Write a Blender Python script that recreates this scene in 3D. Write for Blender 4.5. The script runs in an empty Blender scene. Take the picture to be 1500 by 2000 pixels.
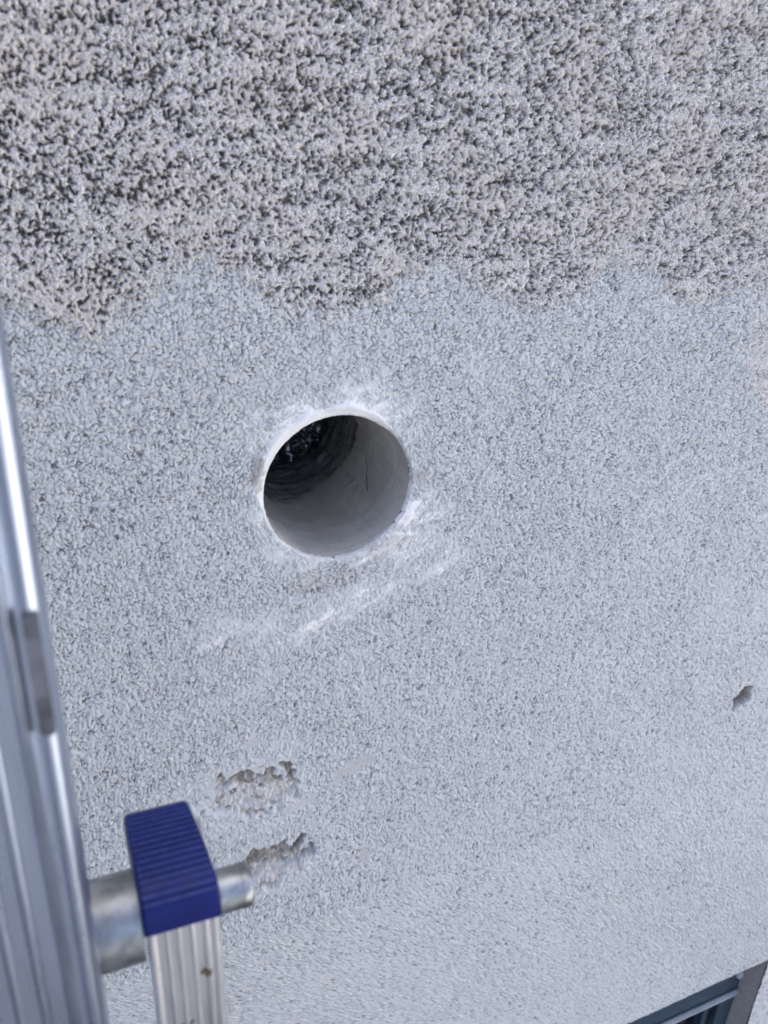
import bpy, bmesh, math
import numpy as np
from mathutils import Matrix, Vector

# ------------------------------------------------------------------ camera
sc = bpy.context.scene
CAM = Vector((0.0, -0.75, 3.9))
Rm = [[0.9306602, -0.1545580, 0.3316374], [-0.3658542, -0.4047849, 0.8380334], [0.0047170, -0.9012553, -0.4332629]]
cd = bpy.data.cameras.new('camera')
cam = bpy.data.objects.new('camera', cd)
sc.collection.objects.link(cam)
cam.matrix_world = Matrix([[Rm[i][0], -Rm[i][1], -Rm[i][2], CAM[i]] for i in range(3)] + [[0, 0, 0, 1]])
cd.sensor_fit = 'HORIZONTAL'
cd.lens = 5.7
cd.sensor_width = 5.7 * 1500 / 1502
cd.clip_start = 0.02
cd.clip_end = 5000
cd.dof.use_dof = True
cd.dof.focus_distance = 0.97
cd.dof.aperture_fstop = 1.2
sc.camera = cam

# ------------------------------------------------------------------ sky, sun, exposure
SUN_EL, SUN_AZ = math.radians(58), math.radians(25)      # sun stands behind the house: the wall is in open shade
w = bpy.data.worlds.new('World'); sc.world = w; w.use_nodes = True
wn = w.node_tree
sky = wn.nodes.new('ShaderNodeTexSky'); sky.sky_type = 'NISHITA'; sky.sun_disc = False
sky.sun_elevation = SUN_EL; sky.sun_rotation = SUN_AZ
sky.air_density = 0.42; sky.dust_density = 6.0; sky.ozone_density = 0.6
wn.links.new(sky.outputs[0], wn.nodes['Background'].inputs[0])
wn.nodes['Background'].inputs[1].default_value = 0.12
sd = bpy.data.lights.new('sun', 'SUN'); sd.energy = 3.5; sd.angle = math.radians(0.5); sd.color = (1, .95, .88)
sun = bpy.data.objects.new('sun', sd); sc.collection.objects.link(sun)
sdir = Vector((math.sin(SUN_AZ) * math.cos(SUN_EL), math.cos(SUN_AZ) * math.cos(SUN_EL), math.sin(SUN_EL)))
sun.rotation_euler = sdir.to_track_quat('Z', 'Y').to_euler()
sun.location = (3, 12, 15)
sc.view_settings.view_transform = 'Standard'; sc.view_settings.look = 'None'
sc.view_settings.gamma = 1; sc.view_settings.use_curve_mapping = False
sc.view_settings.exposure = 2.60
sc.render.engine = 'CYCLES'
sc.cycles.max_bounces = 6; sc.cycles.diffuse_bounces = 3; sc.cycles.glossy_bounces = 3
sc.cycles.use_denoising = True

# ------------------------------------------------------------------ helpers
col = sc.collection
F = np.float32

def link(name, me, mat=None, parent=None, kind=None, label=None, cat=None, group=None):
    o = bpy.data.objects.new(name, me)
    col.objects.link(o)
    if mat and me is not None: me.materials.append(mat)
    if parent: o.parent = parent
    if kind: o['kind'] = kind
    if label: o['label'] = label
    if cat: o['category'] = cat
    if group: o['group'] = group
    return o

def fast_mesh(name, V, Q, attrs=None, smooth=True):
    me = bpy.data.meshes.new(name)
    V = np.ascontiguousarray(V, dtype=F); Q = np.ascontiguousarray(Q, dtype=np.int32)
    me.vertices.add(len(V)); me.vertices.foreach_set('co', V.ravel())
    me.loops.add(Q.size); me.loops.foreach_set('vertex_index', Q.ravel())
    me.polygons.add(len(Q)); me.polygons.foreach_set('loop_start', np.arange(0, Q.size, 4, dtype=np.int32))
    if smooth: me.polygons.foreach_set('use_smooth', np.ones(len(Q), dtype=bool))
    me.update(calc_edges=True)
    for k, a in (attrs or {}).items():
        at = me.attributes.new(k, 'FLOAT', 'POINT'); at.data.foreach_set('value', np.ascontiguousarray(a, dtype=F).ravel())
    return me

def hsh(ix, iy, s):
    h = (ix.astype(np.int64) * 374761393 + iy.astype(np.int64) * 668265263 + s * 974634777) & 0xffffffff
    h = ((h ^ (h >> 13)) * 1274126177) & 0xffffffff
    h = ((h ^ (h >> 16)) * 2246822519) & 0xffffffff
    return (h ^ (h >> 15)) & 0xffffffff

def perlin(x, y, s=0):
    x = np.asarray(x, F); y = np.asarray(y, F)
    ix = np.floor(x); iy = np.floor(y); fx = x - ix; fy = y - iy
    ix = ix.astype(np.int32); iy = iy.astype(np.int32)
    u = fx * fx * fx * (fx * (fx * 6 - 15) + 10); v = fy * fy * fy * (fy * (fy * 6 - 15) + 10)
    def g(dx, dy):
        a = (hsh(ix + dx, iy + dy, s) & 255).astype(F) * F(2 * math.pi / 256)
        return np.cos(a) * (fx - dx) + np.sin(a) * (fy - dy)
    a = g(0, 0); b = g(1, 0); c = g(0, 1); d = g(1, 1)
    return ((a + (b - a) * u) + ((c + (d - c) * u) - (a + (b - a) * u)) * v) * F(1.45)

def fbm(x, y, s, n=3, gain=.5, lac=2.03):
    t = 0; a = 1.0
    for i in range(n):
        t = t + a * perlin(x, y, s + 17 * i); a *= gain; x = x * lac + 3.1; y = y * lac + 7.7
    return t

def worley(x, y, s):
    x = np.asarray(x, F); y = np.asarray(y, F)
    ix = np.floor(x).astype(np.int32); iy = np.floor(y).astype(np.int32)
    f1 = np.full(x.shape, 9, F); f2 = np.full(x.shape, 9, F); rid = np.zeros(x.shape, F)
    for dx in (-1, 0, 1):
        for dy in (-1, 0, 1):
            h = hsh(ix + dx, iy + dy, s)
            px = ix + dx + (h & 1023).astype(F) / 1024; py = iy + dy + ((h >> 10) & 1023).astype(F) / 1024
            d = np.hypot(px - x, py - y).astype(F)
            near = d < f1
            f2 = np.where(near, f1, np.minimum(f2, d))
            rid = np.where(near, ((h >> 20) & 1023).astype(F) / 1023, rid)
            f1 = np.where(near, d, f1)
    return f1, f2, rid

def sst(a, b, x):
    t = np.clip((x - a) / (b - a), 0, 1); return t * t * (3 - 2 * t)

def smax(a, b, k):
    h = np.clip(.5 + .5 * (a - b) / k, 0, 1)
    return b + (a - b) * h + k * h * (1 - h)

def ell(x, z, cx, cz, ax, az, rot=0.0):
    c, s = math.cos(rot), math.sin(rot)
    dx = x - cx; dz = z - cz
    return np.hypot((dx * c + dz * s) / ax, (-dx * s + dz * c) / az)

# ------------------------------------------------------------------ node material helper
class NT:
    def __init__(self, name):
        self.m = bpy.data.materials.new(name); self.m.use_nodes = True
        self.t = self.m.node_tree; self.b = self.t.nodes['Principled BSDF']
    def n(self, typ, **k):
        nd = self.t.nodes.new(typ)
        for a, b in k.items():
            setattr(nd, a, b)
        return nd
    def l(self, a, b): self.t.links.new(a, b)
    def attr(self, name):
        return self.n('ShaderNodeAttribute', attribute_name=name).outputs['Fac']
    def noise(self, scale, detail=4, rough=.55, vec=None, out='Fac'):
        nd = self.n('ShaderNodeTexNoise'); nd.inputs['Scale'].default_value = scale
        nd.inputs['Detail'].default_value = detail; nd.inputs['Roughness'].default_value = rough
        if vec is None:
            vec = self.coord()
        self.l(vec, nd.inputs['Vector'])
        return nd.outputs[out]
    def coord(self, scale=None):
        tc = self.n('ShaderNodeTexCoord').outputs['Object']
        if scale:
            mp = self.n('ShaderNodeMapping'); mp.inputs['Scale'].default_value = scale
            self.l(tc, mp.inputs['Vector']); return mp.outputs[0]
        return tc
    def ramp(self, fac, a, b):
        mr = self.n('ShaderNodeMapRange'); mr.interpolation_type = 'SMOOTHSTEP'
        self.l(fac, mr.inputs['Value']); mr.inputs['From Min'].default_value = a; mr.inputs['From Max'].default_value = b
        return mr.outputs['Result']
    def mix(self, fac, a, b):
        mx = self.n('ShaderNodeMix', data_type='RGBA')
        for sock, v in ((mx.inputs['Factor'], fac), (mx.inputs['A'], a), (mx.inputs['B'], b)):
            if isinstance(v, tuple): sock.default_value = (*v, 1)
            elif isinstance(v, (int, float)): sock.default_value = v
            else: self.l(v, sock)
        return mx.outputs['Result']
    def mul(self, a, b):
        mm = self.n('ShaderNodeMath', operation='MULTIPLY')
        for s, v in ((mm.inputs[0], a), (mm.inputs[1], b)):
            if isinstance(v, (int, float)): s.default_value = v
            else: self.l(v, s)
        return mm.outputs[0]
    def bump(self, h, dist, strength=1.0):
        bp = self.n('ShaderNodeBump'); bp.inputs['Distance'].default_value = dist; bp.inputs['Strength'].default_value = strength
        self.l(h, bp.inputs['Height']); self.l(bp.outputs[0], self.b.inputs['Normal'])
    def set(self, **k):
        for a, v in k.items():
            s = self.b.inputs[a.replace('_', ' ')]
            if isinstance(v, tuple): s.default_value = (*v, 1)
            elif isinstance(v, (int, float)): s.default_value = v
            else: self.l(v, s)
        return self

# ------------------------------------------------------------------ materials
def mat_render():
    t = NT('wall_render')
    paint, coat, bare, stain = t.attr('paint'), t.attr('coat'), t.attr('bare'), t.attr('stain')
    tone, fresh = t.attr('tone'), t.attr('fresh')
    n1 = t.noise(800, 1, .6); n2 = t.attr('vary'); n3 = t.attr('warm')
    # raw roughcast: dark sooty mortar with pale lime grains, here and there brownish
    dark = t.mix(t.ramp(n2, .42, .66), (.070, .066, .066), (.14, .122, .104))
    pale = t.mix(t.ramp(n1, .36, .60), (.46, .44, .425), (.86, .83, .79))
    pale = t.mix(t.ramp(n3, .45, .65), pale, (.70, .66, .61))
    raw = t.mix(coat, dark, pale)
    # painted part: pale masonry paint over the roughcast; colour goes near-black in the low bed between grains
    pb = t.mix(t.ramp(n1, .25, .75), (.66, .675, .64), (.84, .855, .815))
    pb = t.mix(t.mul(fresh, .85), pb, (.42, .46, .475))
    pnt = t.mix(tone, (.085, .09, .098), pb)
    pnt = t.mix(t.attr('skim'), pnt, (.85, .86, .825))
    c = t.mix(paint, raw, pnt)
    b_ = t.mix(t.ramp(n2, .28, .45), (.33, .30, .265), (.66, .645, .605))
    c = t.mix(bare, c, b_)
    c = t.mix(stain, c, (.235, .195, .15))
    t.set(Base_Color=c, Roughness=.62)
    t.b.inputs['Specular IOR Level'].default_value = .5
    t.bump(t.noise(900, 2, .65), .0010, .7)
    return t.m

def mat_bore():
    t = NT('bored_mortar')
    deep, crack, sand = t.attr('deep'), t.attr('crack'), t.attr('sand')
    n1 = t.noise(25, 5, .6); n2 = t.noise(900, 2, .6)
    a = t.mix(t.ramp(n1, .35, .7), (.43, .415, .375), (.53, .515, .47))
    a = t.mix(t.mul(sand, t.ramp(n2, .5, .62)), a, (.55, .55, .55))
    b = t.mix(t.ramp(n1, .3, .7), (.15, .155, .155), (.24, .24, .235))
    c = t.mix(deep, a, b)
    c = t.mix(crack, c, (.03, .03, .03))
    t.set(Base_Color=c, Roughness=.8)
    t.bump(t.noise(500, 4, .7), .0006, .6)
    return t.m

def mat_simple(name, colr, rough=.5, metal=0.0, var=.15, scale=60, bump=0.0, spec=.5, stretch=None, dirt=None):
    t = NT(name)
    n = t.noise(scale, 5, .6, t.coord(stretch) if stretch else None)
    lo = tuple(max(0, c * (1 - var)) for c in colr); hi = tuple(min(1, c * (1 + var)) for c in colr)
    c = t.mix(t.ramp(n, .3, .7), lo, hi)
    if dirt:
        c = t.mix(t.ramp(t.noise(dirt[1], 5, .65), dirt[2], dirt[3]), c, dirt[0])
    t.set(Base_Color=c, Metallic=metal)
    t.b.inputs['Specular IOR Level'].default_value = spec
    rr = t.n('ShaderNodeMapRange'); t.l(n, rr.inputs['Value'])
    rr.inputs['From Min'].default_value = .25; rr.inputs['From Max'].default_value = .75
    rr.inputs['To Min'].default_value = rough * .8; rr.inputs['To Max'].default_value = min(1, rough * 1.25)
    t.l(rr.outputs[0], t.b.inputs['Roughness'])
    if bump: t.bump(n, bump, .6)
    return t.m

M = {}
M['render'] = mat_render()
M['bore'] = mat_bore()
M['alu'] = mat_simple('extruded_aluminium', (.38, .44, .55), .28, 1.0, .06, 12, 0, stretch=(8, 8, .8))
M['alu_used'] = mat_simple('scuffed_aluminium', (.70, .71, .74), .34, 1.0, .08, 12, 0, stretch=(8, 8, .8), dirt=((.24, .19, .13), 45, .63, .69))
M['zinc'] = mat_simple('galvanised_steel', (.34, .365, .375), .42, 1.0, .30, 70, .0003)
M['blue'] = mat_simple('blue_plastic', (.0030, .0100, .105), .45, 0, .15, 80, .0002, spec=.25)
M['bluewear'] = mat_simple('blue_plastic_worn', (.034, .050, .165), .55, 0, .3, 200, spec=.3)
M['darkmetal'] = mat_simple('dark_steel', (.11, .12, .135), .5, .5, .3, 120)
M['midmetal'] = mat_simple('dull_zinc_strip', (.17, .18, .21), .5, .6, .25, 160)
M['frame'] = mat_simple('slate_blue_coating', (.030, .058, .085), .38, 0, .12, 20, .0002)
M['bead'] = mat_simple('grey_bead', (.34, .37, .40), .4, 0, .1, 40)
M['rubber'] = mat_simple('black_rubber', (.012, .012, .014), .6, 0, .2, 60)
M['glass'] = mat_simple('dark_window_glass', (.012, .013, .014), .05, 0, .2, 3, spec=.6)
M['reveal'] = mat_simple('reveal_render', (.40, .37, .345), .85, 0, .15, 120, .0008)
M['film'] = mat_simple('black_plastic_film', (.016, .016, .019), .24, 0, .3, 20, spec=1.0)
M['ground'] = mat_simple('paving_and_lawn', (.046, .050, .058), .9, 0, .25, 2, .01)
M['outer'] = M['render']
M['roof'] = mat_simple('roof_tiles', (.14, .08, .06), .8, 0, .3, 8, .01)
M['mortar'] = mat_simple('mortar_dab', (.42, .45, .47), .8, 0, .2, 300, .0006)

# ------------------------------------------------------------------ ground
bm = bmesh.new(); bmesh.ops.create_grid(bm, x_segments=2, y_segments=2, size=1500)
me = bpy.data.meshes.new('ground'); bm.to_mesh(me); bm.free()
link('ground', me, M['ground'], kind='structure')
M['reflector'] = mat_simple('pale_reflector_sheet', (.46, .45, .43), .85, 0, .12, 6, .003)  # unseen pale sheet added on the ground to brighten the stile's reflected stripe
bm = bmesh.new()
vv = [bm.verts.new(p) for p in ((2.5, -2.6, .004), (30, -2.6, .004), (30, -16, .004), (2.5, -16, .004))]; bm.faces.new(vv[::-1])
me = bpy.data.meshes.new('stripe_reflector'); bm.to_mesh(me); bm.free()
link('stripe_reflector', me, M['reflector'], kind='structure')

# ------------------------------------------------------------------ house
HX, HZ, HR = 0.2425, 3.550, 0.0855            # the drilled hole
WX0, WX1, WZ0, WZ1 = 0.10, 1.263, 1.15, 2.191  # window opening
house = link('house', None, label='house wall, raw speckled roughcast above and pale painted below, with round drilled hole', cat='house')
house.location = (0, 0, 0)

PB = [(-1.5, 3.77), (-0.9, 3.79), (-0.5, 3.75), (-0.30, 3.77), (-0.1556, 3.7762), (-0.1041, 3.7896), (-0.0598, 3.7764), (-0.0369, 3.7684), (-0.0192, 3.7493),
      (0.0101, 3.7424), (0.0392, 3.7589), (0.0639, 3.7757), (0.0892, 3.797), (0.1178, 3.8048), (0.1407, 3.7946), (0.1683, 3.7696),
      (0.1928, 3.7535), (0.2348, 3.7482), (0.2676, 3.746), (0.2899, 3.7574), (0.3124, 3.774), (0.3405, 3.7903), (0.3698, 3.7865),
      (0.401, 3.7667), (0.4337, 3.746), (0.4737, 3.7323), (0.5132, 3.7383), (0.5384, 3.7537), (0.5625, 3.7777), (0.5973, 3.7789),
      (0.6358, 3.7657), (0.6644, 3.7348), (0.7128, 3.7257), (0.7503, 3.7358), (0.78, 3.7464), (0.8156, 3.7383), (0.9131, 3.7065),
      (1.0482, 3.7253), (1.3, 3.70), (1.6, 3.74), (2.5, 3.72)]
PBX = np.array([p[0] for p in PB]); PBZ = np.array([p[1] for p in PB])

def rim(th):
    c, s = np.cos(th), np.sin(th)
    return HR + .0010 * perlin(c * 3, s * 3, 41) + .0008 * perlin(c * 14, s * 14, 42) + .0013 * np.clip(perlin(c * 30, s * 30, 43) - .15, 0, 1)

def relief(x, z):
    """height (m, outwards) and colour masks of the rendered wall at x, z"""
    x = x.astype(F); z = z.astype(F)
    # ---- painted zone or raw zone
    wob = .009 * perlin(x / .022, z / .022, 1) + .013 * perlin(x / .007, z / .007, 2) + .008 * perlin(x / .003, z / .003, 4)
    dzb = np.interp(x, PBX, PBZ).astype(F) - z + wob
    warmq = ell(x, z, .845, 3.655, .045, .075, .3) + .35 * perlin(x / .015, z / .015, 3)
    paint = sst(-.0035, .0035, dzb)
    thin = 1 - sst(.75, 1.15, warmq)
    # ---- damage
    e1 = ell(x, z, .120, 3.135, .066, .044, -.12) + .55 * perlin(x / .022, z / .022, 5) + .25 * perlin(x / .008, z / .008, 6)
    e2 = ell(x, z, .130, 2.996, .056, .043, .1) + .5 * perlin(x / .02, z / .02, 8) + .25 * perlin(x / .007, z / .007, 9)
    e2b = ell(x, z, .171, 3.028, .006, .026, -.55) + .3 * perlin(x / .006, z / .006, 10)
    e3 = ell(x, z, .9544, 3.048, .0195, .027, -.69) + .22 * perlin(x / .012, z / .012, 11)
    b1 = sst(-.012, .03, 3.138 - z); b2 = sst(-.012, .03, 2.998 - z)
    c1 = 1 - sst(.82 - .40 * b1, .94, e1); c2 = 1 - sst(.84 - .40 * b2, .95, e2); c2b = 1 - sst(.7, 1.0, e2b); c3 = 1 - sst(.72, .95, e3)
    # ---- filled / floated patches (mortar smeared flat)
    a = math.radians(24)
    xr = x * math.cos(a) + z * math.sin(a); zr = -x * math.sin(a) + z * math.cos(a)
    fill = .30 * fbm(xr / .050, zr / .016, 21, 3) + .22 * fbm(x / .16, z / .16, 24, 2)
    r = np.hypot(x - HX, z - HZ); th = np.arctan2(z - HZ, x - HX)
    def blob(cx, cz, ax, az, rot=0.0): return np.exp(-ell(x, z, cx, cz, ax, az, rot) ** 2)
    sk = .42 * np.exp(-((r - HR) / .040) ** 2) + .62 * blob(.215, 3.382, .110, .026, .30) + .60 * blob(.335, 3.485, .050, .034, .6) + .40 * blob(.175, 3.635, .050, .045) + .15 * blob(.285, 3.655, .07, .03) \
        + .45 * blob(.09, 3.385, .08, .022, .35) + .45 * blob(.385, 3.44, .06, .03, .5) + .20 * blob(.36, 3.66, .10, .05) + .38 * blob(.25, 3.32, .12, .018, .3) + .30 * blob(.10, 3.30, .10, .018, .3) + .25 * blob(.15, 3.20, .07, .018, .2)
    sk = 1.25 * sk * (.85 + .55 * fbm(xr / .030, zr / .014, 29, 3))
    fill = fill + sk - .35 * blob(.226, 3.437, .05, .016) - .15 * blob(-.02, 3.62, .12, .20)
    rimw = .0012 + .016 * sst(-.1, .95, np.sin(th - .45)) + .004 * perlin(np.cos(th) * 4, np.sin(th) * 4, 28)
    rimw = np.maximum(rimw, .0008)
    rf = 1 - sst(rimw * .5, rimw, r - HR)
    fill = fill + 1.0 * rf + .16 * sst(.35, 1.1, x + .25 * (3.4 - z))
    fill = fill + .60 * np.exp(-np.clip(e1 - .9, 0, 9) / .6) * (e1 > .9) + .40 * np.exp(-np.clip(e2 - .9, 0, 9) / .5) * (e2 > .9)
    # ---- grain: packed granules of two sizes
    wx = x + .0026 * perlin(x / .0065, z / .0065, 31) + .0006 * perlin(x / .0024, z / .0024, 38); wz = z + .0026 * perlin(x / .0065, z / .0065, 32) + .0006 * perlin(x / .0024, z / .0024, 39)
    f1, f2, rid = worley(wx / .0050, wz / .0048, 33)
    big = sst(.02, .30, f2 - f1) * (.35 + .65 * rid) * (rid > .06)
    g1, g2, gid = worley(wx / .0028, wz / .0028, 34)
    sml = sst(.02, .35, g2 - g1) * (.25 + .75 * gid)
    sizes = sst(-.25, .35, perlin(x / .11, z / .11, 35))
    gran = smax(big, sml * (.45 + .25 * (1 - sizes)), .15)
    xa0, za0 = x * .83 + z * .56, z * .83 - x * .56; xb0, zb0 = x * .55 - z * .83, z * .55 + x * .83
    mid = perlin(x / .013, z / .013, 36)
    gran = .90 * gran + .14 * mid + .10 + .13 * perlin(xa0 / .0050, za0 / .0050, 44) + .08 * perlin(xb0 / .0024, zb0 / .0024, 45)
    flat = -.02 + .85 * fill
    streak = .05 * perlin(xr / .02, zr / .0022, 37)
    hp = smax(gran, flat + streak, .12)
    isflat = sst(-.05, .2, flat - gran)
    gcov = np.maximum(sst(.10, .34, gran), isflat)
    hp_m = hp * .0045
    # ---- raw zone: scratched roughcast, clumps of pale grains on a dark bed
    xa, za = x * .83 + z * .56, z * .83 - x * .56; xb, zb = x * .55 - z * .83, z * .55 + x * .83
    r1, r2, rid2 = worley(xa / .0021 + .3 * perlin(x / .002, z / .002, 46), za / .0021, 47)
    q = .42 * fbm(xa / .016, za / .013, 51, 2) + .55 * perlin(xb / .0064, zb / .0060, 54) + .50 * perlin(xa / .0036, za / .0036, 55) + .85 * (gid - .5) + .75 * (rid2 - .5)
    a2 = math.radians(6)
    band = .26 * perlin((x + .3 * z) / .16, z / .016, 57) + .22 * perlin(x / .06, z / .035, 58)
    q = q + band
    q = q + .20 * np.exp(-np.clip(-dzb, 0, 9) / .03) + .36
    coat = sst(-.42, .42, q + .35 * (sml - .4))
    hr_m = .0030 * coat + .0016 * sml * coat + .0010 * sst(.02, .4, r2 - r1) * (.3 + rid2) + .0012 * np.clip(q, -1.2, 1.2) + .0008 * perlin(x / .0022, z / .0022, 59)
    # thinly painted patch mixes both
    pp = paint * (1 - .75 * thin)
    h = hr_m + (hp_m - hr_m) * np.clip(paint * (1 - .6 * thin), 0, 1)
    # ---- floated skim dabs
    dab1 = 1 - sst(.75, .98, ell(x, z, .2674, 2.963, .0095, .0225, .1) + .18 * perlin(x / .01, z / .01, 61))
    dab2 = 1 - sst(.55, 1.0, ell(x, z, .253, 3.137, .045, .016, .35) + .5 * perlin(x / .014, z / .014, 62) + .45 * perlin(xr / .02, zr / .004, 67))
    dab3 = 1 - sst(.55, 1.0, ell(x, z, .175, 3.098, .032, .010, .30) + .4 * perlin(xr / .02, zr / .004, 68) + .4 * perlin(x / .010, z / .010, 63))
    dab4 = 1 - sst(.55, 1.0, ell(x, z, .118, 3.222, .016, .010, .2) + .4 * perlin(x / .010, z / .010, 64))
    dab5 = 1 - sst(.55, 1.0, ell(x, z, .072, 3.175, .030, .010, .5) + .4 * perlin(x / .010, z / .010, 65))
    dab6 = .6 * (1 - sst(.5, 1.1, ell(x, z, .315, 3.09, .040, .018, .45) + .4 * perlin(x / .010, z / .010, 66)))
    dab = np.maximum.reduce([dab1, dab2, dab3, dab4, dab5])
    h = h + (.0024 - h) * dab * .9
    tone = gcov * .92 + .08
    tone = np.where(dab > 0, tone * (1 - dab) + .86 * dab, tone)
    # ---- craters: flaky, stepped
    fl = fbm(xr / .020, zr / .011, 71, 3)
    k1, k2, kid = worley(xr / .021 + .30 * perlin(x / .007, z / .007, 73), zr / .0095 + .35 * perlin(x / .006, z / .006, 75), 72)
    step = .9 * (kid - .5) + .45 * fl
    fine = .0007 * perlin(x / .003, z / .003, 74)
    edge1 = sst(0, 1, c1); edge2 = sst(0, 1, c2)
    h = h - edge1 * (.0055 + .0060 * step - fine) - edge2 * (.0080 + .0085 * step - fine) - c2b * .010 - c3 * .016
    pit = sst(.62, .74, perlin(x / .011, z / .010, 76)) * np.maximum(c1, c2)
    h = h - pit * .014
    top1 = sst(.25, .8, (z - 3.142 + .25 * (x - .122)) / .03 + .4 * perlin(x / .012, z / .012, 77))
    bare = np.clip(np.maximum(c1 * .9, c2 * .95), 0, 1)
    stain = np.maximum.reduce([c1 * top1 * .8, c2 * sst(-.3, .6, (z - 3.0) / .03 + .6 * perlin(x / .01, z / .01, 78)) * .75, c2b * .8, c3 * (1 - sst(.55, .72, .95 - e3) * .8), pit])
    # brown crumbs round the hole
    sp = lambda cx, cz, ax, az, s, rot=0.0: 1 - sst(.5, 1.05, ell(x, z, cx, cz, ax, az, rot) + .55 * perlin(x / .008, z / .008, s))
    stain = np.maximum.reduce([stain, .5 * sp(.152, 3.582, .009, .026, 81, -.15), .35 * sp(.336, 3.552, .016, .014, 82), .30 * sp(.30, 3.468, .03, .015, 83, .4),
                               .16 * sp(.226, 3.438, .07, .024, 84), .12 * dab2, .16 * dab6, .10 * dab1])
    h = h + .0003 * perlin(x / .0016, z / .0016, 85)
    # broad unevenness of the hand-floated wall
    h = h + .0020 * fbm(x / .22, z / .18, 86, 2)
    # rim: floated flush and rounded into the bore
    rr = np.clip((r - HR) / (.0022 + .012 * sst(-.1, .95, np.sin(th - .45))), 0, 1)
    hr = .0016 * (1 - rr) * sst(-.1, .6, np.sin(th - .45)) + .0006 * np.sin((r - HR) * 2300 + 2 * perlin(np.cos(th) * 3, np.sin(th) * 3, 90)) * (1 - rr) * sst(.0, .6, np.sin(th - .5))
    k = 1 - sst(.0, 1.0, rr)
    h = h * (1 - k) + hr * k
    h = h - .0034 * np.clip(1 - (r - HR) / .0030, 0, 1) ** 2
    fresh = .38 * sst(.0, .03, dzb) * (1 - sst(.03, .16, dzb + .03 * perlin(x / .05, z / .05, 91)))
    fresh = np.maximum(fresh, .50)
    fresh = fresh * (1 - .9 * rf)
    coat = np.where(thin * paint > 0, np.maximum(coat, .72), coat)
    return h, dict(paint=np.clip(pp, 0, 1) * (1 - sst(.35, .55, .95 - e3)), coat=coat * (1 - c3), bare=bare, stain=np.clip(stain, 0, 1), tone=tone, fresh=fresh, skim=np.clip(sst(.25, .80, sk) * isflat * paint + .55 * rf * sst(0, .5, np.sin(th - .45)), 0, 1) * (1 - bare), vary=.5 + .28 * fbm(x / .016, z / .016, 93, 3), warm=.5 + .3 * fbm(x / .1, z / .1, 94, 2))

def grid_faces(nr, nc):
    i = np.arange(nr * nc).reshape(nr, nc)
    return np.stack([i[:-1, :-1], i[:-1, 1:], i[1:, 1:], i[1:, :-1]], -1).reshape(-1, 4)

def graded(a, b, sa, sb, sc_=1.0):
    """points from a to b whose spacing runs from sa to sb"""
    L = abs(b - a); n = int(round(L / (sc_ * (sa + sb) / 2)))
    t = np.linspace(0, 1, n + 1)
    s = t * sa + (sb - sa) * t * t / 2
    return a + (b - a) * s / s[-1]

# the near face of the wall, finely modelled; rows run downwards
DET = 0.97
zs = np.concatenate([graded(4.12, 3.58, .00095, .00112, DET), graded(3.58, 3.0, .00112, .0020, DET)[1:], graded(3.0, WZ1, .0020, .0036, DET)[1:]])
xl = np.interp(zs, [2.191, 2.866, 3.58, 4.12], [.66, -.34, -.21, -.13])
xr_ = np.interp(zs, [2.191, 2.85, 3.41, 3.78, 4.12], [1.40, 1.20, 1.03, .92, .85])
NC = int(960 / DET)
u = graded(0, 1, .80, 1.25, 1.0 / NC)
X = xl[:, None] + (xr_ - xl)[:, None] * u[None, :]
Z = np.repeat(zs[:, None], len(u), 1)
nr, nc = X.shape
# open the round hole: the lattice is pulled outwards from a smaller disc on to the rim
rad = np.hypot(X - HX, Z - HZ); th = np.arctan2(Z - HZ, X - HX)
R0, R2 = .070, .125
RIM = rim(th)
inner = rad < R0
newr = np.where(rad < R2, RIM + (R2 - RIM) * np.clip((rad - R0) / (R2 - R0), 0, 1), rad)
X = HX + newr * np.cos(th); Z = HZ + newr * np.sin(th)
Q = grid_faces(nr, nc)
dead = inner.ravel()[Q].any(1)
edge_v = np.zeros(nr * nc, bool); edge_v[Q[dead].ravel()] = True
Xf, Zf, tf = X.ravel().copy(), Z.ravel().copy(), th.ravel()
rimv = edge_v & ~inner.ravel()
rr_ = rim(tf[rimv]); Xf[rimv] = HX + rr_ * np.cos(tf[rimv]); Zf[rimv] = HZ + rr_ * np.sin(tf[rimv])
H, AT = relief(Xf, Zf)
# ragged lower edge over the window
low = np.clip((Zf - WZ1) / .012, 0, 1)
H = H * (.3 + .7 * low)
last = np.zeros(nr * nc, bool); last[-nc:] = True
Zf = np.where(last, Zf + .0030 * perlin(Xf / .02, Xf * 0, 95) + .0016 * perlin(Xf / .006, Xf * 0, 96), Zf)
H = np.where(last, -.0025, H)
Vv = np.stack([Xf, -H, Zf], -1)
Q = Q[~dead]
used = np.zeros(nr * nc, bool); used[Q.ravel()] = True
remap = np.cumsum(used) - 1
me = fast_mesh('wall', Vv[used], remap[Q][:, ::-1], {k: v[used] for k, v in AT.items()})
wall = link('wall', me, M['render'], house)

def wall_patch(x0, x1, z0, z1, sx, sz, back=0.0, name='wall', holes=()):
    xs = np.linspace(x0, x1, max(2, int(round((x1 - x0) / sx)) + 1)); zz = np.linspace(z1, z0, max(2, int(round((z1 - z0) / sz)) + 1))
    Xg, Zg = np.meshgrid(xs, zz)
    hh, at = relief(Xg.ravel(), Zg.ravel())
    q = grid_faces(*Xg.shape)
    cx = Xg.ravel()[q].mean(1); cz = Zg.ravel()[q].mean(1)
    keep = np.ones(len(q), bool)
    for f in holes: keep &= ~f(cx, cz)
    q = q[keep]; us = np.zeros(Xg.size, bool); us[q.ravel()] = True; rm = np.cumsum(us) - 1
    V = np.stack([Xg.ravel(), -hh + back, Zg.ravel()], -1)
    return link(name, fast_mesh(name, V[us], rm[q][:, ::-1], {k: v[us] for k, v in at.items()}), M['render'], house)

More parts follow.
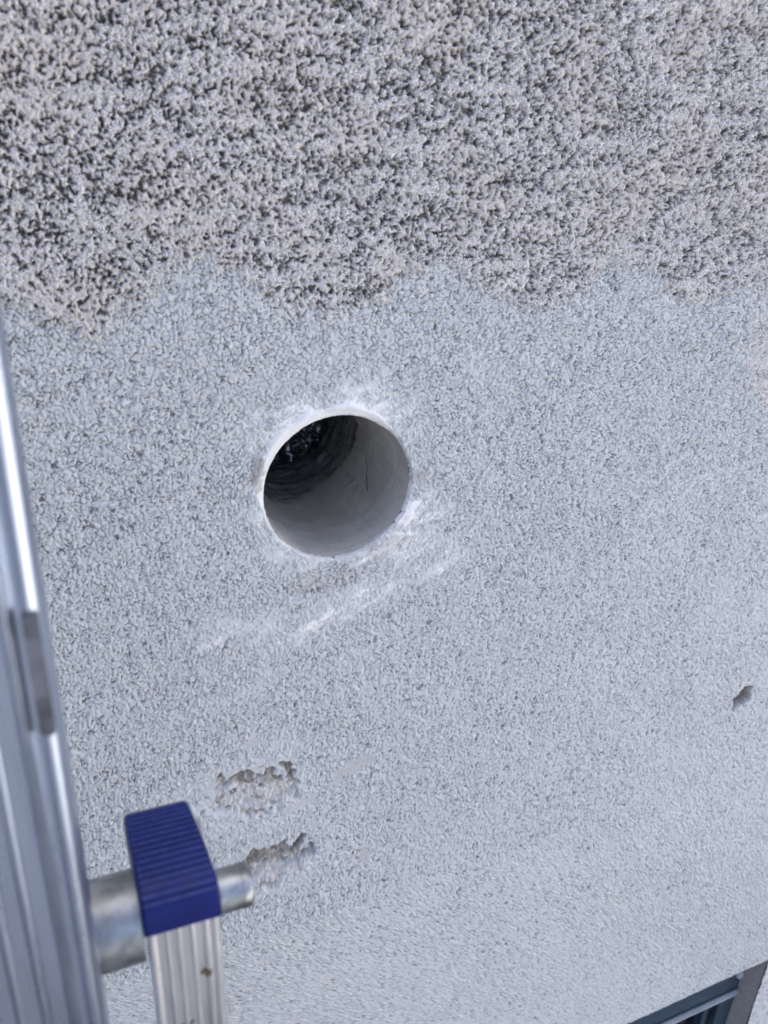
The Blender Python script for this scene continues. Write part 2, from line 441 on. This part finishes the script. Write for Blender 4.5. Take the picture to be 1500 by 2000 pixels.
wall_patch(WX1, 1.66, 1.70, WZ1 + .004, .0028, .0034)
# the wall further out, out of the picture
inside = lambda cx, cz: (cz > WZ1) & (cz < 4.11) & (cx > np.interp(cz, [2.191, 2.866, 3.58, 4.12], [.66, -.34, -.21, -.13]) + .012) & (cx < np.interp(cz, [2.191, 2.85, 3.41, 3.78, 4.12], [1.40, 1.20, 1.03, .92, .85]) - .012)
win = lambda cx, cz: (cx > WX0) & (cx < 1.655) & (cz < WZ1 + .004) & (cz > 1.70)
wall_patch(-1.2, 2.2, 1.70, 4.9, .009, .009, .006, 'wall', (inside, win))

def box(bm, x0, x1, y0, y1, z0, z1):
    v = [bm.verts.new(p) for p in ((x0, y0, z0), (x1, y0, z0), (x1, y1, z0), (x0, y1, z0), (x0, y0, z1), (x1, y0, z1), (x1, y1, z1), (x0, y1, z1))]
    for f in ((0, 3, 2, 1), (4, 5, 6, 7), (0, 1, 5, 4), (1, 2, 6, 5), (2, 3, 7, 6), (3, 0, 4, 7)): bm.faces.new([v[i] for i in f])
    return v

def boxes(name, mat, parent, bl, bevel=0.0, seg=2, **k):
    bm = bmesh.new()
    for b in bl: box(bm, *b)
    if bevel: bmesh.ops.bevel(bm, geom=bm.edges[:], offset=bevel, segments=seg, affect='EDGES')
    me = bpy.data.meshes.new(name); bm.to_mesh(me); bm.free()
    o = link(name, me, mat, parent, **k)
    return o

# the shell of the house beyond the modelled face
def shell(name, mat, bl):
    o = boxes(name, mat, house, bl)
    n = len(o.data.vertices)
    for k, v in dict(paint=1, coat=.6, bare=0, stain=0, tone=.95, fresh=.2, vary=.5, warm=.5, skim=0).items():
        a = o.data.attributes.new(k, 'FLOAT', 'POINT'); a.data.foreach_set('value', np.full(n, v, F))
    return o
BY = .015
shell('wall', M['render'], [(-5, -1.19, BY, .36, 0, 6), (2.19, 7, BY, .36, 0, 6), (-1.19, 2.19, BY, .36, 4.89, 6),
                            (-1.19, WX0, BY, .36, 0, 1.70), (WX1 + .30, 2.19, BY, .36, 0, 1.70), (WX0, WX1 + .30, BY, .36, 0, WZ0 - .03), (WX1 + .004, WX1 + .30, BY - .008, .36, WZ0 - .03, 1.705)])
shell('wall', M['render'], [(-5, -4.7, .37, 9, 0, 6), (6.7, 7, .37, 9, 0, 6), (-5, 7, 9.01, 9.3, 0, 6)])
bm = bmesh.new()
rv = [(-5.5, -.12, 5.9), (7.5, -.12, 5.9), (7.5, 4.6, 9.0), (-5.5, 4.6, 9.0), (-5.5, 9.8, 5.9), (7.5, 9.8, 5.9)]
vv = [bm.verts.new(p) for p in rv]
for f in ((0, 1, 2, 3), (3, 2, 5, 4), (0, 3, 4), (1, 5, 2)): bm.faces.new([vv[i] for i in f])
me = bpy.data.meshes.new('roof'); bm.to_mesh(me); bm.free()
ro = link('roof', me, M['roof'], house); md = ro.modifiers.new('thick', 'SOLIDIFY'); md.thickness = .12

# ---- bore of the drilled hole (smooth mortar sleeve, rough masonry behind)
NT_, NS = 420, 300
tt = np.linspace(0, 2 * math.pi, NT_ + 1); ss = np.concatenate([np.linspace(.0012, .20, 210), np.linspace(.20, .37, NS - 210 + 1)[1:]])
TH, S = np.meshgrid(tt, ss)
THf, Sf = TH.ravel().astype(F), S.ravel().astype(F)
cx_, sx_ = np.cos(THf), np.sin(THf)
def pn(fr, sc_s, s): return perlin(cx_ * fr + 5.3 * sx_, Sf / sc_s + sx_ * fr * .7, s)
r = rim(THf)
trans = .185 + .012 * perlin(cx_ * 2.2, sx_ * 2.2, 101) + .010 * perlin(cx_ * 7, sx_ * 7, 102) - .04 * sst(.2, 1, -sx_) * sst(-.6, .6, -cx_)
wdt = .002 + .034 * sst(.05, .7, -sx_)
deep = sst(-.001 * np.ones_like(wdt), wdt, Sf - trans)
spiral = Sf + .006 * cx_ + .010 * sx_
r = r +   .00034 * perlin(spiral / .0035, cx_ * .9, 103) * (1 - deep) + .0004 * perlin(spiral / .016, sx_ * 1.1, 104) + .0005 * perlin(cx_ * 25, Sf / .003, 105)
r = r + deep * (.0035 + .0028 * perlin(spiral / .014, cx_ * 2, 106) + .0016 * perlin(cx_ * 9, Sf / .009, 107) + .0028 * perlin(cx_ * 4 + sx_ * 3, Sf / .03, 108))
rough = sst(-.3, .5, perlin(cx_ * 3, Sf / .05, 109)) * sst(.05, .16, Sf) * (1 - deep) * sst(-.2, .6, -sx_)
r = r + rough * .0016 * perlin(spiral / .007, sx_ * 4, 110)
# two cracks
def crack(pts, wd):
    P = np.array(pts); m = np.zeros_like(Sf)
    for (t0, s0), (t1, s1) in zip(P[:-1], P[1:]):
        a0, b0 = t0 * HR, s0; a1, b1 = t1 * HR, s1
        px, py = THf * HR - a0, Sf - b0; dx, dy = a1 - a0, b1 - b0
        q = np.clip((px * dx + py * dy) / (dx * dx + dy * dy), 0, 1)
        d = np.hypot(px - q * dx, py - q * dy)
        m = np.maximum(m, 1 - sst(wd * .4, wd, d))
    return m
D2 = math.radians
ck = np.maximum.reduce([crack([(D2(352), .158), (D2(344), .140), (D2(338), .128), (D2(331), .118), (D2(326), .105), (D2(323), .094)], .0013),
                        crack([(D2(50), .052), (D2(38), .047), (D2(25), .043), (D2(14), .041), (D2(5), .040)], .0010),
                        crack([(D2(360), .040), (D2(350), .041), (D2(338), .043)], .0008),
                        crack([(D2(330), .092), (D2(322), .088), (D2(316), .087)], .0008)])
r = r + ck * .004
sand = sst(.0, .5, -sx_) * (1 - sst(.02, .09, Sf))
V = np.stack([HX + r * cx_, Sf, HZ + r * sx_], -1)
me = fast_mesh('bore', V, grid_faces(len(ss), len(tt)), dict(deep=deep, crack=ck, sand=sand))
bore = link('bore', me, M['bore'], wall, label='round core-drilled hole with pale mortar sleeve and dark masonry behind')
# dark cavity that closes the bore
bm = bmesh.new(); bmesh.ops.create_circle(bm, cap_ends=True, segments=48, radius=.11, matrix=Matrix.Translation((HX, .366, HZ)) @ Matrix.Rotation(math.pi / 2, 4, 'X'))
me = bpy.data.meshes.new('bore_end'); bm.to_mesh(me); bm.free()
link('bore_end', me, M['rubber'], wall)

# ---- crumpled film at the back of the hole
nu, nv = 90, 70
U, W_ = np.meshgrid(np.linspace(-1, 1, nu), np.linspace(-1, 1, nv))
uf, wf = U.ravel(), W_.ravel()
dd = np.hypot(uf, wf)
px = uf * .075; pz = wf * .075
cr = .024 * np.abs(perlin(uf * 1.7 + wf, wf * 2.3 - uf, 121)) + .010 * np.abs(perlin(uf * 4 + 2 * wf, wf * 4, 122)) + .0015 * perlin(uf * 9, wf * 9, 123)
V = np.stack([HX + px * np.where(dd > 1, 1 / np.maximum(dd, 1), 1), .325 + .40 * pz - .30 * px - cr, HZ + pz * np.where(dd > 1, 1 / np.maximum(dd, 1), 1)], -1)
me = fast_mesh('plastic_film', V, grid_faces(nv, nu)[:, ::-1])
M['film'].node_tree.nodes['Principled BSDF'].inputs['IOR'].default_value = 2.0
film = link('plastic_film', me, M['film'], label='crumpled black plastic film deep inside the round drilled hole', cat='film')
md = film.modifiers.new('thick', 'SOLIDIFY'); md.thickness = .0006

# ---- window
window = link('window', None, parent=house)
window.location = (0, 0, 0)
yF = .047
boxes('reveal', M['reveal'], window, [(WX1, WX1 + .006, .0022, .20, WZ0, WZ1), (WX0 - .006, WX0, .0062, .20, WZ0, WZ1), (WX0 - .006, WX1 + .006, .0026, .20, WZ1 + .003, WZ1 + .02)])
boxes('frame', M['frame'], window, [(WX0, WX1, yF, yF + .07, WZ1 - .178, WZ1)], .002)
boxes('frame', M['frame'], window, [(WX0, WX0 + .05, yF + .001, yF + .07, WZ0, WZ1 - .180)], .002)
boxes('frame', M['frame'], window, [(WX1 - .050, WX1, yF + .001, yF + .07, WZ0, WZ1 - .180)], .002)
boxes('bead', M['bead'], window, [(WX0, WX1 - .004, yF - .010, yF - .0005, WZ1 - .181, WZ1 - .165)], .003, 3)
boxes('gasket', M['rubber'], window, [(WX1 - .066, WX1 - .0505, yF + .016, yF + .07, WZ0, WZ1 - .1805)])
boxes('sash', M['frame'], window, [(WX1 - .084, WX1 - .068, yF + .010, yF + .065, WZ0, WZ1 - .181)], .002)
boxes('pane', M['glass'], window, [(WX0 + .051, WX1 - .0845, yF + .03, yF + .036, WZ0, WZ1 - .181)])
boxes('sill', M['bead'], window, [(WX0 - .04, WX1 + .04, -.05, .046, WZ0 - .03, WZ0 - .001)], .004)
bm = bmesh.new(); bmesh.ops.create_icosphere(bm, subdivisions=3, radius=.011)
for v in bm.verts:
    k = 1 + .35 * float(perlin(np.array([v.co.x * 130]), np.array([v.co.z * 130 + v.co.y * 90]), 7)[0]); v.co = Vector((v.co.x * k * .9, v.co.y * k * .7, v.co.z * k * 1.2)) + Vector((WX1 - .012, yF - .002, 2.083))
me = bpy.data.meshes.new('mortar_dab'); bm.to_mesh(me); bm.free()
link('mortar_dab', me, M['mortar'], window)

# ------------------------------------------------------------------ ladder
ladder = link('ladder', None, label='aluminium ladder with grooved stile, blue end cap and galvanised axle beside the hole', cat='ladder')
P1 = Vector((-.0263, -.4481, 3.8407)); P2 = Vector((-.0431, -.4697, 3.486))
up = (P1 - P2).normalized()
AX = (Vector((1, 0, 0)) - up * up.x).normalized()      # across the stile
AY = up.cross(AX).normalized()                          # towards the wall
foot = P2 - up * (P2.z / up.z)
ladder.location = foot
LM = Matrix((AX, AY, up)).transposed().to_4x4(); LM.translation = foot
def loc_mesh(name, bm, mat, parent=ladder, smooth=True, **k):
    bmesh.ops.recalc_face_normals(bm, faces=bm.faces[:])
    for v in bm.verts: v.co = LM @ v.co - foot
    if smooth:
        for f in bm.faces: f.smooth = True
        for e in bm.edges:
            if len(e.link_faces) == 2 and e.calc_face_angle() > .6: e.smooth = False
    me = bpy.data.meshes.new(name); bm.to_mesh(me); bm.free()
    return link(name, me, mat, parent, **k)

def extrude(prof, z0, z1, n=2, bend=None):
    bm = bmesh.new(); rings = []
    for i in range(n):
        z = z0 + (z1 - z0) * i / (n - 1)
        rings.append([bm.verts.new((p[0], p[1], z)) for p in prof])
    m = len(prof)
    for a, b in zip(rings[:-1], rings[1:]):
        for i in range(m): bm.faces.new((a[i], a[(i + 1) % m], b[(i + 1) % m], b[i]))
    bm.faces.new(rings[0][::-1]); bm.faces.new(rings[-1])
    return bm

def fluted(x0, x1, depth, ribs, sink=.0016, r=.0055, big=False):
    """closed profile: front (y small) with raised half-round ribs (offset from the right edge, half width, height), plain back"""
    pts = []
    W = x1 - x0; k = int(W / .0004)
    for i in range(k + 1):
        x = x0 + W * i / k
        e = min(x - x0, x1 - x)
        if e < r: y = r - math.sqrt(max(0, r * r - (r - e) ** 2))
        else:
            y = sink * float(sst(r, r + .003, np.array(e)))
            t_ = x1 - x
            if big: y -= .0050 * (np.clip((t_ - .0105) / .0045, 0, 1) - np.clip((t_ - .0150) / .0015, 0, 1))
            for c, hwid, hgt in ribs:
                q = abs((x1 - x) - c) / hwid
                if q < 1: y -= hgt * math.sqrt(1 - q * q)
        pts.append((x, y))
    pts += [(x1, depth), (x0, depth)]
    return pts
RIBS = [(.0265, .0022, .0014), (.0375, .0022, .0014), (.0485, .0022, .0014), (.060, .0022, .0014)]
LRIBS = [(.0085, .0022, .0018), (.0165, .0016, .0012), (.0245, .0016, .0012), (.031, .0012, .001)]
top_z = (P1 - foot).length + .42
loc_mesh('stile', extrude(fluted(-.078, 0, .027, RIBS, big=True), .02, top_z, 2), M['alu'])
loc_mesh('stile', extrude(fluted(-.50, -.422, .027, RIBS), .02, top_z, 2), M['alu'])
for i in range(14):
    zc = .25 + .28 * i
    bm = bmesh.new(); bmesh.ops.create_cone(bm, cap_ends=False, segments=20, radius1=.014, radius2=.014, depth=.345, matrix=Matrix.Translation((-.25, .0135, zc)) @ Matrix.Rotation(math.pi / 2, 4, 'Y'))
    loc_mesh('rung', bm, M['alu'])
for xx in (-.039, -.461):
    bm = bmesh.new(); box(bm, xx - .043, xx + .043, -.004, .031, .0, .06); bmesh.ops.bevel(bm, geom=bm.edges[:], offset=.005, segments=2, affect='EDGES')
    loc_mesh('foot', bm, M['rubber'])

def E_loc(p): return LM.inverted() @ Vector(p)
# slot in the stile with its latch
def oblong(cx, cz, wd, ht, y0, y1, seg=14):
    bm = bmesh.new(); pr = []
    for i in range(seg + 1):
        a = math.pi * i / seg; pr.append((cx + wd / 2 * math.cos(a), cz + ht / 2 - wd / 2 + wd / 2 * math.sin(a)))
    for i in range(seg + 1):
        a = math.pi + math.pi * i / seg; pr.append((cx + wd / 2 * math.cos(a), cz - ht / 2 + wd / 2 + wd / 2 * math.sin(a)))
    A = [bm.verts.new((p[0], y0, p[1])) for p in pr]; B = [bm.verts.new((p[0], y1, p[1])) for p in pr]
    n = len(pr)
    for i in range(n): bm.faces.new((A[i], A[(i + 1) % n], B[(i + 1) % n], B[i]))
    bm.faces.new(A); bm.faces.new(B[::-1])
    bmesh.ops.bevel(bm, geom=[e for e in bm.edges if abs(e.verts[0].co.y - y0) < 1e-7 and abs(e.verts[1].co.y - y0) < 1e-7], offset=min(.0015, wd * .2), segments=2, affect='EDGES')
    return bm
zt = E_loc((-.034, -.455, 3.715)).z
SLX = -.0050
latch = loc_mesh('latch', oblong(SLX, zt - .016, .0066, .062, -.0012, .004), M['midmetal'])
loc_mesh('rivet', oblong(SLX - .0004, zt + .0075, .0056, .013, -.0019, .0), M['darkmetal'], latch)
loc_mesh('rivet', oblong(SLX + .0004, zt - .036, .0054, .020, -.0019, .0), M['darkmetal'], latch)

# folding leg beside the stile, its blue cap and the axle
cf = E_loc((.0030, -.4284, 3.4858))          # middle of the front lower edge of the cap
CXc, CYc, CZc = cf.x, cf.y, cf.z
hw, dp = .0226, .080
legp = [(CXc + x, CYc + .003 + y) for x, y in fluted(-hw + .0015, hw - .0015, dp - .006, LRIBS, .0010, .003)]
loc_mesh('leg', extrude(legp, .0, CZc + .006, 2), M['alu_used'])
CAPC = np.array([(0, 0), (0, .008), (.0004, .0135), (.003, .0185), (.008, .0225), (.016, .0258), (.028, .0285), (.042, .0300), (.056, .0303), (.068, .0294), (.074, .0270), (.078, .022), (.080, .014), (.080, 0)])
def cap_profile():
    """side outline (y, z) of the cap: front, gently arched ribbed top, back; also the crest of each rib"""
    d = np.concatenate([[0], np.cumsum(np.hypot(*np.diff(CAPC, axis=0).T))])
    q = np.linspace(0, d[-1], 420)
    P = np.stack([np.interp(q, d, CAPC[:, i]) for i in (0, 1)], -1)
    for _ in range(6): P[1:-1] = (P[:-2] + 2 * P[1:-1] + P[2:]) / 4
    T = np.gradient(P, axis=0); T /= np.linalg.norm(T, axis=1)[:, None]
    N = np.stack([-T[:, 1], T[:, 0]], -1)
    s0, s1, n = .019, .090, 16
    ph = (q - s0) / (s1 - s0) * n
    on = (q > s0) & (q < s1)
    rb = np.where(on, .0008 * sst(.0, .25, ph % 1) * (1 - sst(.35, .6, ph % 1)), 0)
    crest = [(P[i] + N[i] * .0001) for j in range(n) for i in [int(np.argmin(abs(ph - (j + .30))))]]
    return [tuple(p) for p in P], crest
bm = bmesh.new(); prof, crests = cap_profile(); A = []
xsx = [-hw, -hw + .0006, -hw + .0020, -hw * .4, hw * .4, hw - .0020, hw - .0006, hw]
ins = [.0028, .0010, 0, 0, 0, 0, .0010, .0028]
for x, i_ in zip(xsx, ins):
    A.append([bm.verts.new((CXc + x * (1 - .12 * y / dp) - .007 * y / dp, CYc + dp / 2 + (y - dp / 2) * (1 - 2 * i_ / dp), CZc + z * (1 - i_ / .03))) for y, z in prof])
for a, b in zip(A[:-1], A[1:]):
    for i in range(len(prof) - 1): bm.faces.new((a[i], b[i], b[i + 1], a[i + 1]))
    bm.faces.new((a[-1], b[-1], b[0], a[0]))
bm.faces.new(A[0]); bm.faces.new(A[-1][::-1])
cap = loc_mesh('end_cap', bm, M['blue'], label='ribbed dark blue plastic end cap')
for y, z in crests:                                    # worn, paler rib crests
    bm = bmesh.new()
    bmesh.ops.create_cone(bm, cap_ends=True, segments=6, radius1=.0009, radius2=.0009, depth=2 * hw * (1 - .12 * y / dp) - .003, matrix=Matrix.Translation((CXc - .007 * y / dp, CYc + y, CZc + z)) @ Matrix.Rotation(math.pi / 2, 4, 'Y'))
    loc_mesh('rib', bm, M['bluewear'], cap)
def lathe_x(prof, y, z, seg=48):
    bm = bmesh.new(); rings = []
    for x, r in prof: rings.append([bm.verts.new((x, y + r * math.cos(2 * math.pi * i / seg), z + r * math.sin(2 * math.pi * i / seg))) for i in range(seg)])
    for a, b in zip(rings[:-1], rings[1:]):
        for i in range(seg): bm.faces.new((a[i], a[(i + 1) % seg], b[(i + 1) % seg], b[i]))
    bm.faces.new(rings[0][::-1]); bm.faces.new(rings[-1])
    return bm
axy, axz = CYc + .030, CZc - .013
loc_mesh('axle_sleeve', lathe_x([(-.075, .0262), (-.0745, .0268), (CXc - hw - .0006, .0268), (CXc - hw - .0002, .0262)], axy, axz), M['zinc'])
loc_mesh('axle_pin', lathe_x([(CXc - hw, .0135), (CXc + hw + .016, .0135), (CXc + hw + .0165, .0140), (CXc + hw + .0205, .0136), (CXc + hw + .0225, .0120), (CXc + hw + .0232, .0098)], axy, axz), M['zinc'])
